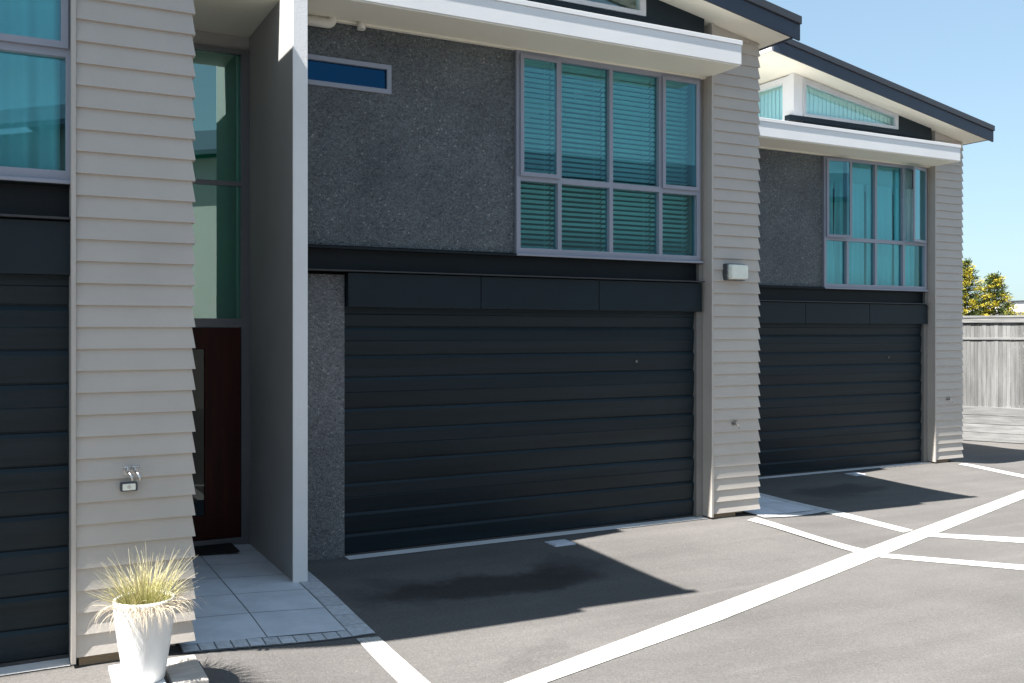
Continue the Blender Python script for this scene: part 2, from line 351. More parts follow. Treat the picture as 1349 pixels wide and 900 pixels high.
# ------------------------------------------------------------------ the townhouses
B = Vector((4.3, 8.0, 0.0))
SL = -.1758
def soff(x): return 5.044 + SL * (x - 7.255)
house = empty('townhouse', B, 'whole middle townhouse with white venetian blinds and a bulkhead light', 'house', 'row of stepped townhouses')
def part(mb, name, mat, parent=house, bevel=0): return mb.build(name, mat, parent, B if parent is house or parent.parent is house else B, bevel)

# -- shell of the building: side, back and inner walls
b = MB()
b.box(1.955, 2.055, 9.2, 15, -.4, 4.9)
b.box(6.60, 7.06, 8.0, 15, -.4, 5.02)
b.box(2.06, 6.59, 14.9, 15, -.4, 5.6)
part(b, 'side_wall', M['board'])
b = MB()
b.box(2.06, 6.59, 8.10, 12.0, 2.50, 2.66)             # first floor
b.box(2.06, 6.59, 12.0, 12.1, 2.50, 5.0)
b.wall(2.06, 3.50, 4.66, 4.9, 8.06, 12.0)
b.box(2.062, 2.09, 8.1, 12.0, 2.66, 4.66); b.box(6.56, 6.595, 8.1, 12.0, 2.66, 5.0)
b.box(4.0, 4.08, 8.08, 11.9, 2.66, 4.64)
part(b, 'inner_wall', M['interior'])
b = MB(); b.box(2.06, 6.59, 8.6, 8.7, -.3, 2.49); part(b, 'garage_back', M['dark_room'])
# -- exposed aggregate wall of the upper storey with its slot window
b = MB(); b.wall(2.062, 4.232, 2.70, 4.70, 7.955, 8.06, holes=[(2.062, 2.985, 4.062, 4.298)]); part(b, 'aggregate_wall', M['stone'])
b = MB(); b.box(2.062, 2.583, 7.985, 8.15, -.2, 2.45); part(b, 'aggregate_pier', M['stone_low'], bevel=.006)
b = MB(); sw = part(b, 'slot_window', M['alu'])
b = MB(); b.wall(2.062, 2.996, 4.052, 4.308, 7.935, 7.99, holes=[(2.062, 2.955, 4.093, 4.267)]); part(b, 'frame', M['alu'], sw, bevel=.003)
b = MB(); b.box(2.064, 2.957, 7.968, 7.974, 4.09, 4.27); part(b, 'pane', M['glass_slot'], sw)
b = MB(); b.box(2.064, 3.01, 8.25, 8.26, 3.9, 4.45); part(b, 'dark_backing', M['dark_room'], sw)  # dark sheet standing in for the unlit room behind the slot pane
bpy.data.objects.remove(sw, do_unlink=False) if False else None

# -- main window
win = MB(); X0, X1, Z0, Z1 = 4.236, 6.425, 2.695, 4.625
mull = [4.710, 5.305, 5.912]
bays = [(X0 + .045, mull[0] - .022), (mull[0] + .022, mull[1] - .022), (mull[1] + .022, mull[2] - .022), (mull[2] + .022, X1 - .045)]
ZT = (3.385, 3.44)
holes = [(a, c, Z0 + .055, ZT[0]) for a, c in bays] + [(a, c, ZT[1], Z1 - .06) for a, c in bays]
win.wall(X0, X1, Z0, Z1, 7.915, 7.99, holes=holes)
win.box(X0 - .01, X1 + .012, 7.885, 7.93, Z0 - .022, Z0 - .001)
window = part(win, 'window', M['alu'], bevel=.003)
b = MB()
for i, (a, c) in enumerate(bays):
    b.box(a - .004, c + .004, 7.958, 7.964, Z0 + .05, ZT[0] + .004)
    if i in (1, 2): b.box(a - .004, c + .004, 7.958, 7.964, ZT[1] - .004, Z1 - .055)
part(b, 'fixed_panes', M['glass'], window)
def sash(i, hinge):
    a, c = bays[i]; a -= .012; c += .012; z0, z1 = ZT[1] - .012, Z1 - .048
    b = MB(); b.wall(a, c, z0, z1, 7.893, 7.913, holes=[(a + .038, c - .038, z0 + .038, z1 - .038)])
    b.box(a + .036, c - .036, 7.902, 7.907, z0 + .036, z1 - .036, 1)
    org = Vector((a if hinge < 0 else c, 7.913, 0))
    o = b.build('sash', [M['alu'], M['glass']], window, org); o.location = org - B
    return o
sash(0, -1); sash(3, 1)
# -- dark surround between window and pillar
b = MB(); b.box(6.427, 6.486, 7.945, 8.1, 2.49, 4.64); part(b, 'window_jamb', M['jamb'])

# -- steel beam, fascia panels and garage door
b = MB(); b.box(2.062, 6.440, 7.99, 8.10, 2.487, 2.693); b.box(2.062, 6.446, 7.90, 7.988, 2.668, 2.690)
bm_ = part(b, 'steel_beam', M['beam'])
b = MB(); b.box(2.062, 6.446, 7.865, 7.985, 2.474, 2.486); part(b, 'flange', M['flange'], bm_)
for a, c in ((2.590, 3.856), (3.863, 5.150), (5.157, 6.436)):
    b = MB(); b.box(a, c, 7.905, 8.0, 2.168, 2.466); part(b, 'fascia_panel', M['panel'], bevel=.003)
def door_profile():
    seams = [.022, .20, .385, .64, .83, 1.10, 1.29, 1.56, 1.75, 2.0, 2.22]
    p = []
    for a, c in zip(seams, seams[1:]):
        p += [(8.016, a + .004), (8.004, a + .006)]
        if c - a > .21:
            mid = (a + c) / 2; p += [(7.991, mid - .006), (7.994, mid), (7.990, mid + .005)]
        p += [(7.990, c - .032), (8.004, c - .008), (8.016, c - .006)]
    return p
pr = door_profile()
b = MB()
for (y0, z0), (y1, z1) in zip(pr, pr[1:]):
    b.face([(2.584, y0, z0), (6.398, y0, z0), (6.398, y1, z1), (2.584, y1, z1)])
b.face([(2.584, 8.03, 0.02), (6.398, 8.03, 0.02), (6.398, 8.03, 2.24), (2.584, 8.03, 2.24)])
gd = part(b, 'garage_door', M['door'])
b = MB(); b.box(2.584, 6.398, 7.996, 8.02, -.03, .021); part(b, 'bottom_seal', M['dark_room'], gd)
b = MB(); b.prism([(5.66 + .014 * math.cos(k * .6283), 1.655 + .014 * math.sin(k * .6283)) for k in range(10)], 1, 7.984, 7.992); part(b, 'lock', M['brass'], gd)
b = MB(); b.box(6.40, 6.486, 7.95, 8.05, -.1, 2.166); part(b, 'door_jamb', M['jamb'])

# -- weatherboard pillar: lapped boards mitred round the right-hand corner
b = MB(); px0, px1, py = 6.512, 7.135, 7.835
pitch = .1217; z = .052; lip = .021
while z < 5.2:
    zt = z + pitch + .012
    for (za, zb, pa, pb) in ((z, zt, lip, .001),):
        def top(x): return min(zb, soff(x) - .004)
        if z > soff(px0) - .01: break
        zr = top(px1 + pb)
        if zr <= z + .003:
            xe = 7.255 + (z + .003 - 5.044) / SL
            b.face([(px0, py - pa, za), (xe, py - pa, za), (px0, py - pb, top(px0))])
            continue
        A = [(px0, py - pa, za), (px1 + pa, py - pa, za), (px1 + pb, py - pb, zr), (px0, py - pb, top(px0))]
        b.face(A)
        b.face([(px1 + pa, py - pa, za), (px1 + pa, 9.5, za), (px1 + pb, 9.5, zr), (px1 + pb, py - pb, zr)])
        b.face([(px0, py - pa, za), (px0, py, za), (px1, py, za), (px1 + pa, py - pa, za)])
        b.face([(px1 + pa, py - pa, za), (px1, py, za), (px1, 9.5, za), (px1 + pa, 9.5, za)])
    z += pitch
pil = part(b, 'weatherboards', M['board'])
b = MB(); b.box(6.487, 6.511, 7.808, 8.02, .02, soff(6.5) - .002); part(b, 'corner_trim', M['trim'], pil)
b = MB(); b.box(6.53, 6.84, 7.85, 7.99, -.1, .05); part(b, 'base_block', M['base_timber'], pil)
b = MB(); b.box(6.513, 7.13, 7.842, 7.998, .06, 5.02); part(b, 'pillar_core', M['jamb'], pil)

# -- flat canopy over the upper windows
b = MB(); b.box(2.058, 6.522, 7.392, 7.81, 4.640, 4.835)
b.box(2.058, 3.523, 7.8105, 8.6, 4.702, 4.83)  # unseen back piece added to stop sun leaking down behind the soffit
can = part(b, 'canopy', M['white'], bevel=.004)
b = MB(); b.box(2.058, 6.530, 7.384, 7.81, 4.836, 4.882); part(b, 'cap_flashing', M['white'], can, bevel=.003)
b = MB(); b.box(2.060, 6.510, 7.405, 7.95, 4.628, 4.639); b.box(2.07, 6.485, 7.905, 7.95, 4.612, 4.627); part(b, 'canopy_soffit', M['soffit'], can)

# -- clerestory under the mono-pitch roof
yc = 7.80
def wallpoly(mb, x0, x1, z0, y0, y1, m=0):
    mb.prism([(x0, z0), (x1, z0), (x1, soff(x1) - .003), (x0, soff(x0) - .003)], 1, y0, y1, m)
b = MB()
wallpoly(b, 3.525, 3.697, 4.884, yc, yc + .1)
b.prism([(3.697, 5.635), (5.632, 5.345), (5.632, soff(5.632) - .003), (3.697, soff(3.697) - .003)], 1, yc, yc + .1)
b.box(3.525, 3.62, yc + .1, 8.02, 4.884, soff(3.62) - .004)
b.box(3.525, 3.62, 8.02, 12.0, 4.884, 5.08); b.box(3.525, 3.62, 8.02, 12.0, 5.60, soff(3.62) - .004); b.box(3.525, 3.62, 8.72, 12.0, 5.081, 5.599)
part(b, 'clerestory_wall', M['trim'] if False else M['white'])
b = MB(); b.box(3.44, 6.37, yc - .012, yc + .09, 5.03, 5.098); b.box(3.525, 6.37, yc, yc + .09, 4.884, 5.029)
wallpoly(b, 5.640, 6.378, 5.0985, yc - .004, yc + .09); part(b, 'dark_cladding', M['panel'])
cw = MB()
o4 = [(3.70, 5.100), (5.630, 5.104), (5.630, 5.340), (3.70, 5.630)]; i4 = [(3.748, 5.140), (5.560, 5.150), (5.560, 5.285), (3.748, 5.560)]
for k in range(4):
    a, c = o4[k], o4[(k + 1) % 4]; d, e = i4[(k + 1) % 4], i4[k]
    cw.face([(a[0], yc - .02, a[1]), (c[0], yc - .02, c[1]), (d[0], yc - .02, d[1]), (e[0], yc - .02, e[1])])
    cw.face([(e[0], yc - .02, e[1]), (d[0], yc - .02, d[1]), (d[0], yc + .05, d[1]), (e[0], yc + .05, e[1])])
    cw.face([(a[0], yc - .02, a[1]), (c[0], yc - .02, c[1]), (c[0], yc + .05, c[1]), (a[0], yc + .05, a[1])])
cwo = part(cw, 'clerestory_window', M['alu_pale'])
b = MB(); b.prism([(p[0] + (-.004 if k in (0, 3) else .004), p[1] + (-.004 if k < 2 else .004)) for k, p in enumerate(i4)], 1, yc + .012, yc + .018); part(b, 'pane', M['glass_pale'], cwo)
b = MB(); b.box(3.60, 3.606, 8.02, 8.72, 5.08, 5.60); part(b, 'side_pane', M['glass_pale'], cwo)
b = MB(); b.box(3.63, 6.4, 10.4, 10.5, 4.9, 5.6); part(b, 'inner_partition', M['interior'])

# -- roof
yf, xr0, xr1 = 7.433, 2.813, 7.257
def rprism(mb, x0, x1, y0, y1, dz0, dz1, m=0):
    mb.prism([(x0, soff(x0) + dz0), (x1, soff(x1) + dz0), (x1, soff(x1) + dz1), (x0, soff(x0) + dz1)], 1, y0, y1, m)
b = MB(); rprism(b, xr0 + .02, xr1 + .06, yf + .03, 15.2, .012, .20); roof = part(b, 'roof', M['roof'])
b = MB(); rprism(b, xr0 + .01, xr1, yf + .02, 15.1, 0, .011); part(b, 'soffit', M['soffit'], roof)
b = MB(); rprism(b, xr0, xr1 + .10, yf, yf + .024, -.012, .155); part(b, 'fascia', M['roof'], roof, bevel=.003)
b = MB(); rprism(b, xr0, xr1 + .104, yf - .022, yf + .06, .156, .238); part(b, 'barge_capping', M['gutter'], roof, bevel=.004)
b = MB(); b.box(xr0 - .022, xr0, yf + .03, 15.1, soff(xr0) - .0, soff(xr0) + .17); part(b, 'high_edge_board', M['white'], roof)
b = MB(); b.box(xr1 + .06, xr1 + .098, yf + .03, 15.1, soff(xr1) + .02, soff(xr1) + .15); part(b, 'eave_gutter', M['gutter'], roof)

# -- blade wall and the recessed entry of this house
b = MB(); b.box(1.938, 2.046, 7.2625, 9.19, -.2, 4.98); bw_ = part(b, 'blade_wall', M['entry'])
b = MB(); b.box(1.934, 2.05, 7.25, 7.262, -.2, 4.985); part(b, 'edge_cap', M['fin'], bw_, bevel=.003)
b = MB(); b.box(.75, 1.948, 7.66, 8.95, 4.628, 4.80); part(b, 'entry_soffit', M['soffit'])
b = MB(); b.box(.75, 1.948, 8.775, 8.95, 4.50, 4.627); b.box(.75, .98, 8.75, 8.95, -.1, 4.499); part(b, 'entry_wall', M['entry'])
b = MB(); ent = [(1.03, 1.852)]
b.wall(.99, 1.945, .03, 4.498, 8.735, 8.80, holes=[(1.03, 1.862, .105, 1.995), (1.03, 1.862, 2.075, 3.265), (1.03, 1.862, 3.305, 4.455)])
eg = part(b, 'entry_glazing', M['alu_dark'], bevel=.003)
b = MB(); b.box(1.026, 1.866, 8.765, 8.771, 2.07, 4.46); part(b, 'pane', M['glass_entry'], eg)
b = MB(); b.box(.9, 1.936, 9.3, 9.35, -.2, 4.62); b.box(.75, 1.936, 8.96, 9.95, 4.63, 4.78); b.box(.75, .9, 8.96, 9.29, -.2, 4.62); part(b, 'entry_backing', M['backing'], eg)  # pale wall set close behind the glass to catch light; lid added against sun
b = MB(); b.wall(1.034, 1.858, .107, 1.993, 8.752, 8.80, holes=[(1.16, 1.545, .32, 1.80)])
ed = part(b, 'entry_door', M['timber_door'], bevel=.003)
b = MB(); b.box(1.155, 1.55, 8.772, 8.778, .315, 1.805); part(b, 'door_glass', M['glass_dark'], ed)

# -- drain pipe under the canopy
b = MB()
arc = [(2.40 + .045 * math.sin(t), 7.895, 4.575 + .045 * (1 - math.cos(t))) for t in (0, .4, .8, 1.2, math.pi / 2)]
b.tube([(2.058, 7.895, 4.575)] + arc + [(2.445, 7.895, 4.632)], .04, 14)
b.tube([(2.70, 7.885, 4.632), (2.70, 7.885, 4.565)], .037, 14)
part(b, 'drain_pipe', M['pipe'])

# -- the two other houses: same parts, stepped along the row
def other(T, label):
    o = copy_tree(house); o.location = B + Vector(T); o['label'] = label; return o
T1 = Vector((-6.178, -2.043, .103)); T3 = Vector((6.268, 2.221, -.087))
near = other(T1, 'near townhouse cut by the left edge, its boarded pillar behind the potted grass')
far = other(T3, 'far townhouse beside the fence, with sheer curtains and opened window sashes')
def kids(r, *names): return [c for c in r.children if c.name.split('.')[0] in names]
for c in kids(near, 'window', 'window_jamb', 'steel_beam', 'fascia_panel', 'garage_door', 'door_jamb'): c.location.x += .085
for c in kids(near, 'weatherboards'): c.scale.x = .985; c.location.x += (1 - .985) * (6.487 - B.x)
sashes = [s for c in kids(far, 'window') for s in c.children if s.name.startswith('sash')]
sashes.sort(key=lambda s: s.location.x)
sashes[0].rotation_euler.z = -math.radians(11); sashes[1].rotation_euler.z = math.radians(17)

# concrete threshold strips in front of the doors
for T, l in ((Vector((0, 0, 0)), 'pale concrete strip at the foot of the middle garage door'), (T1, 'pale concrete strip at the foot of the left garage door'), (T3, 'pale concrete strip at the foot of the far garage door')):
    x0, x1, y0 = 2.584 + T.x, 6.486 + T.x, 7.86 + T.y
    o = strip('threshold', [(x0, y0), (x1, y0)], [(x0, y0 + .16), (x1, y0 + .16)], M['concrete'], .006)
    tag(o, l, 'threshold', 'concrete strips under the garage doors', 'structure')

# ------------------------------------------------------------------ things in the windows
def blind(a, c, label):
    b = MB(); z = Z1 - .075; pt = .0492; t = math.radians(25 + random.uniform(-4, 4)); w = .025
    b.box(a, c, 8.085, 8.125, Z1 - .06, Z1 - .02)
    while z > Z0 + .075:
        j = random.uniform(-.03, .03)
        dy, dz = w * math.cos(t + j), w * math.sin(t + j)
        yy = 8.105
        b.face([(a, yy - dy, z + dz), (c, yy - dy, z + dz), (c, yy, z + .003), (a, yy, z + .003)], 0)
        b.face([(a, yy, z + .003), (c, yy, z + .003), (c, yy + dy, z - dz), (a, yy + dy, z - dz)], 0)
        z -= pt
    b.box(a, c, 8.085, 8.125, Z0 + .04, Z0 + .06)
    for q in (.16, .84):
        xx = a + (c - a) * q; b.box(xx - .0015, xx + .0015, 8.078, 8.080, Z0 + .05, Z1 - .03)
    o = b.build('venetian_blind', M['blind'], None, ((a + c) / 2, 8.105, Z0)); o.location = ((a + c) / 2, 8.105, Z0)
    return tag(o, label, 'blind', 'white venetian blinds in the middle window')
bl = ['white venetian blind behind the leftmost bay, next to the aggregate wall', 'white venetian blind in the second bay from the aggregate wall', 'white venetian blind in the third bay from the aggregate wall', 'white venetian blind behind the narrow bay beside the boarded pillar']
for (a, c), l in zip([(X0 + .03, mull[0] - .006), (mull[0] + .006, mull[1] - .006), (mull[1] + .006, mull[2] - .006), (mull[2] + .006, X1 - .03)], bl): blind(a, c, l)

def curtain(a, c, z0, z1, T, label, group, per=.085, amp=.042, mat=None, y=8.13, flare=0):
    b = MB(); nx = max(24, int((c - a) / .008)); nz = 10; i0 = 0; ph = random.random() * 6
    for k in range(nz + 1):
        w = k / nz
        for i in range(nx + 1):
            u = i / nx; x = a + (c - a) * u
            yy = y + amp * (.55 + .45 * (1 - w)) * math.sin(2 * math.pi * x / per + ph + .8 * math.sin(7 * x) + .25 * w * math.sin(11 * x)) + .008 * math.sin(23 * x + 3 * w)
            x += flare * (1 - w) * (u - .2) * .3
            b.v.append((x, yy, z0 + (z1 - z0) * w))
    for k in range(nz):
        for i in range(nx):
            p = k * (nx + 1) + i; b.f.append([p, p + 1, p + nx + 2, p + nx + 1]); b.m.append(0); b.sm.append(True)
    org = Vector(((a + c) / 2, y, z0)); o = b.build('curtain', mat or M['curtain'], None, org, weld=False); o.location = org + Vector(T)
    return tag(o, label, 'curtain', group)
gf = 'sheer curtains in the far window'
curtain(X0 + .02, mull[0] - .10, Z0 + .04, 4.30, T3, 'sheer curtain drawn aside behind the opened left sash', gf, .13)
curtain(mull[0] - .02, mull[1] - .01, Z0 + .04, 4.30, T3, 'pleated sheer curtain in the second bay of the far window', gf, .115)
curtain(mull[1] + .0, mull[2] - .01, Z0 + .04, 4.30, T3, 'pleated sheer curtain in the third bay of the far window', gf, .125)
curtain(mull[2] + .02, X1 - .03, Z0 + .04, 4.30, T3, 'sheer curtain behind the opened right sash beside the far pillar', gf, .12, .015)
b = MB(); b.box(X0 + .02, X1 - .02, 8.17, 8.175, 4.20, 4.62); b.tube([(X0 + .02, 8.19, 4.60), (X1 - .02, 8.19, 4.60)], .022)
o = b.build('roller_blind', M['curtain'], None, (5.3, 8.17, 4.2)); o.location = Vector((5.3, 8.17, 4.2)) + T3
tag(o, 'short pale roller blind above the curtains of the far window', 'blind')
curtain(mull[2] - .35, X1 + .02, Z0 + .04, 4.58, T1, 'pale curtain in the window at the left edge of the photo', None, .16, .03)
# vertical blind in the far clerestory
b = MB(); y = 8.06
while y < 8.70:
    b.face([(3.655, y, 5.09), (3.665, y + .086, 5.09), (3.665, y + .086, 5.62), (3.655, y, 5.62)]); y += .08
o = b.build('vertical_blind', M['blind'], None, (3.66, 8.4, 5.09)); o.location = Vector((3.66, 8.4, 5.09)) + T3
tag(o, 'pale vertical blind in the side pane of the far clerestory', 'blind')
b = MB(); x = 3.72
while x < 6.0:
    b.face([(x, 7.86, 5.06), (x + .09, 7.868, 5.06), (x + .09, 7.868, soff(x + .09) - .06), (x, 7.86, soff(x) - .06)]); x += .084
o = b.build('vertical_blind', M['blind'], None, (4.8, 7.93, 5.06)); o.location = Vector((4.8, 7.93, 5.06)) + T3
tag(o, 'pale vertical blind behind the sloping front pane of the far clerestory', 'blind')

# ------------------------------------------------------------------ wall fittings
L0 = Vector((6.78, 7.81, 2.585))
light = empty('wall_light', L0, 'square bulkhead light with pale diffuser on the middle boarded pillar', 'wall light')
def rrect(w, h, r, n=5):
    out = []
    for cx, cz, a0 in ((w - r, h - r, 0), (-w + r, h - r, 90), (-w + r, -h + r, 180), (w - r, -h + r, 270)):
        for k in range(n + 1):
            t = math.radians(a0 + 90 * k / n); out.append((cx + r * math.cos(t), cz + r * math.sin(t)))
    return out
b = MB(); b.prism([(x, z) for x, z in rrect(.135, .088, .02)], 1, -.045, .02); b.build('base', M['lamp_body'], light, bevel=.004)
b = MB(); b.prism([(x, z) for x, z in rrect(.128, .082, .02)], 1, -.060, -.0455); b.build('rim', M['chrome'], light)
b = MB(); A = rrect(.118, .074, .022)
for sc, y0, y1, sc2 in ((1, -.0605, -.095, .97), (.97, -.095, -.108, .88)):
    for k in range(len(A)):
        p, q = A[k], A[(k + 1) % len(A)]
        b.face([(p[0] * sc, y0, p[1] * sc), (q[0] * sc, y0, q[1] * sc), (q[0] * sc2, y1, q[1] * sc2), (p[0] * sc2, y1, p[1] * sc2)], 0, True)
b.face([(p[0] * .88, -.108, p[1] * .88) for p in A]); b.build('diffuser', M['diffuser'], light)

def tap(x, y, z, label, mat, s=1.0):
    t = empty('hose_tap', (x, y, z), label, 'tap', 'hose taps on the boarded pillars')
    b = MB(); b.tube([(0, .02, 0), (0, -.05 * s, 0)], .011 * s); b.tube([(0, -.004, 0), (0, .004, 0)], .024 * s, 14)
    b.tube([(0, -.045 * s, 0), (.012 * s, -.075 * s, -.006 * s), (.024 * s, -.088 * s, -.03 * s), (.026 * s, -.09 * s, -.055 * s)], .009 * s)
    b.build('spout', mat, t)
    b = MB(); b.tube([(0, -.045 * s, 0), (0, -.045 * s, .035 * s)], .007 * s); b.tube([(-.03 * s, -.045 * s, .038 * s), (.03 * s, -.045 * s, .038 * s)], .007 * s); b.build('tap_handle', mat, t)
tap(6.785, 7.822, .985, 'dark hose tap low on the middle boarded pillar', M['brass'], .8)
tap(6.785 + T3.x, 7.822 + T3.y, .985 + T3.z, 'small dark hose tap low on the farthest boarded pillar', M['brass'], .8)
tap(.595, 5.772, 1.165, 'left tap of the chrome pair above the small box on the nearest pillar', M['chrome'], .8)
tap(.635, 5.772, 1.165, 'right tap of the chrome pair above the small box on the nearest pillar', M['chrome'], .8)
db = empty('doorbell_box', (.603, 5.762, 1.082), 'small grey box with a pale face under the chrome taps', 'doorbell')
b = MB(); b.prism([(x, z) for x, z in rrect(.045, .024, .006)], 1, -.022, .012); b.build('case', M['lamp_body'], db)
b = MB(); b.prism([(x, z) for x, z in rrect(.034, .018, .005)], 1, -.028, -.0225); b.build('face_plate', M['diffuser'], db)
b = MB(); b.prism([(.009 * math.cos(k * .6283), .009 * math.sin(k * .6283)) for k in range(10)], 1, -.032, -.0285); b.build('button', M['chrome'], db)

# ------------------------------------------------------------------ on the ground
def plate(x, y, rot, label):
    z = g(x, y); o = empty('utility_cover', (x, y, z + .004), label, 'cover', 'pale utility covers'); o.rotation_euler.z = rot
    b = MB(); b.box(-.11, .11, -.095, .095, -.02, .006); b.build('frame', M['cover'], o, bevel=.002)
    b = MB(); b.box(-.09, .09, -.075, .075, .0065, .011); b.build('lid', M['cover'], o, bevel=.002)
plate(4.53, 7.61, .03, 'pale utility cover set in the asphalt by the middle garage door')
plate(4.53 + T3.x, 7.61 + T3.y, .03, 'pale utility cover set in the asphalt by the far garage door')
b = MB(); b.box(-.26, .26, -.17, .17, 0, .016)
o = b.build('door_mat', M['mat'], None, bevel=.004); o.location = (1.50, 8.50, g(1.5, 8.5) + .013); tag(o, 'dark rectangular mat in front of the timber entry door', 'door mat')
def slab(x0, x1, y0, y1, h, mat, label):
    cx, cy = (x0 + x1) / 2, (y0 + y1) / 2
    b = MB(); b.box(x0 - cx, x1 - cx, y0 - cy, y1 - cy, -.05, h); o = b.build('paving_slab', mat, None, bevel=.006); o.location = (cx, cy, g(cx, cy)); return tag(o, label, 'paving slab')
slab(.49, .735, 5.16, 5.68, .03, M['concrete'], 'pale slab under the white plant pot')
slab(.765, .945, 5.22, 5.665, .045, paint('weathered_slab', (.44, .40, .36), .85, .22, .5, 9, 60, (1, 5, 1)), 'weathered oblong slab between the pot and the entry path')

pz = g(.64, 5.37) + .03
pot = empty('plant_pot', (.64, 5.37, pz), 'tall white tapered plant pot beside the nearest boarded pillar', 'plant pot')
b = MB(); H = .435
outer = [(0.0000, .0), (0.0943, 0), (0.1024, .01), (0.1149, .09), (0.1302, .19), (0.1436, .29), (0.1526, .37), (0.1562, .42), (0.1544, .432), (0.1463, .436), (0.1383, .43), (0.1347, .41), (0.1347, .36)]
b.lathe(outer, 0, 0, 56); b.build('pot_shell', M['pot'], pot)
b = MB(); b.lathe([(0, .405), (.05, .402), (.10, .397), (.149, .388)], 0, 0, 30); b.build('soil', M['soil'], pot)

# tussock grass growing in the pot
grass_mat = attr_mat('tussock_blade', [(0, (.22, .24, .05)), (.35, (.34, .33, .11)), (.65, (.52, .46, .24)), (1, (.62, .54, .36))], .6, translucent=.25)
dead_mat = attr_mat('dry_blade', [(0, (.40, .31, .20)), (1, (.64, .56, .44))], .8)
def blade(b, tones, p, az, el, L, curl, w, t0, t1, n=7):
    pts = []; q = Vector(p); e = el
    for k in range(n + 1):
        pts.append(q.copy()); d = Vector((math.cos(az) * math.cos(e), math.sin(az) * math.cos(e), math.sin(e))); q = q + d * L / n; e -= curl / n * (.4 + 1.2 * k / n)
    sd = Vector((-math.sin(az), math.cos(az), 0)); a2 = random.uniform(-.9, .9); sd = (sd * math.cos(a2) + Vector((0, 0, 1)) * math.sin(a2))
    for k in range(n):
        w0 = w * (1 - .85 * k / n); w1 = w * (1 - .85 * (k + 1) / n)
        b.face([pts[k] - sd * w0, pts[k] + sd * w0, pts[k + 1] + sd * w1, pts[k + 1] - sd * w1], 0, True); tones.append(t0 + (t1 - t0) * k / n)
gz = .40; gr = empty('tussock_grass', (.64, 5.37, pz + gz), 'spiky yellow green tussock growing in the white pot', 'grass plant')
b = MB(); tn = []
rr = random.Random(11)
for k in range(560):
    r = .12 * math.sqrt(rr.random()); a = rr.uniform(0, 2 * math.pi); az = a + rr.gauss(0, .5)
    el = max(.35, min(1.52, 1.5 - r / .12 * .72 + rr.gauss(0, .2))); L = rr.uniform(.12, .25) + (.09 * rr.random() if el > 1.0 else 0)
    s = rr.random(); t0 = .05 + .35 * s; blade(b, tn, (r * math.cos(a), r * math.sin(a), -.01), az, el, L, rr.uniform(.1, .8), .0021, t0, min(1, t0 + .65))
o = b.build('green_blades', grass_mat, gr, weld=False); set_tone(o, tn)
b = MB(); tn = []
for k in range(260):
    a = rr.gauss(-1.35, .75) if rr.random() < .75 else rr.uniform(0, 6.28); r = rr.uniform(.10, .155)
    blade(b, tn, (r * math.cos(a), r * math.sin(a), .005), a + rr.gauss(0, .45), rr.uniform(.0, .7), rr.uniform(.10, .27), rr.uniform(1.9, 3.0), .0014, rr.uniform(0, .5), rr.uniform(.4, 1), 9)
o = b.build('dry_blades', dead_mat, gr, weld=False); set_tone(o, tn)

# ------------------------------------------------------------------ boundary fence
fence_mat = attr_mat('weathered_paling', [(0, (.12, .12, .118)), (.5, (.172, .173, .171)), (1, (.215, .216, .214))], .9, noise=(14, 14, 1.3), bump=.4)
sleeper_mat = attr_mat('weathered_sleeper', [(0, (.17, .17, .168)), (1, (.22, .22, .217))], .9, noise=(2.2, 2.2, 26), bump=.5)
F0 = Vector((17.62, 13.19, -.3)); fd = Vector((.5145, -1.0025, 0)).normalized(); ang = math.atan2(fd.y, fd.x)
fence = empty('paling_fence', F0, 'weathered grey paling fence on a sleeper retaining base', 'fence'); fence.rotation_euler.z = ang
# local x runs along the fence towards the viewer's right, local -y faces the driveway
def ftone(mb, name, mat, tones, bevel=0):
    o = mb.build(name, mat, fence, weld=False, bevel=bevel); set_tone(o, tones); return o
b = MB(); tn = []; x = -7.0
while x < 9.0:
    w = rr.uniform(.072, .082); d = rr.uniform(-.004, .004); b.box(x, x + w - .004, -.02 + d, 0 + d, .70, 2.55 + rr.uniform(-.006, .006)); t = rr.random(); tn += [t] * 6; x += w
ftone(b, 'palings', fence_mat, tn)
b = MB(); tn = []
for k in range(4):
    x = -7.0
    while x < 9: 
        e = x + 16.0; t = rr.random(); b.box(x, e - .006, -.06 + rr.uniform(-.004, .004), .02, .012 + .178 * k, .012 + .178 * k + .170); tn += [t] * 6; x = e
ftone(b, 'retaining_sleepers', sleeper_mat, tn, .004)
b = MB(); tn = []
b.box(-7, 9, -.075, .06, 2.553, 2.595); tn += [.8] * 6; b.box(-7, 9, -.062, -.021, 2.45, 2.552); tn += [.7] * 6
ftone(b, 'capping_rail', sleeper_mat, tn, .004)
b = MB(); tn = []; b.box(-7, 9, -.045, -.021, 2.10, 2.145); tn += [.9] * 6; ftone(b, 'middle_rail', sleeper_mat, tn, .003)

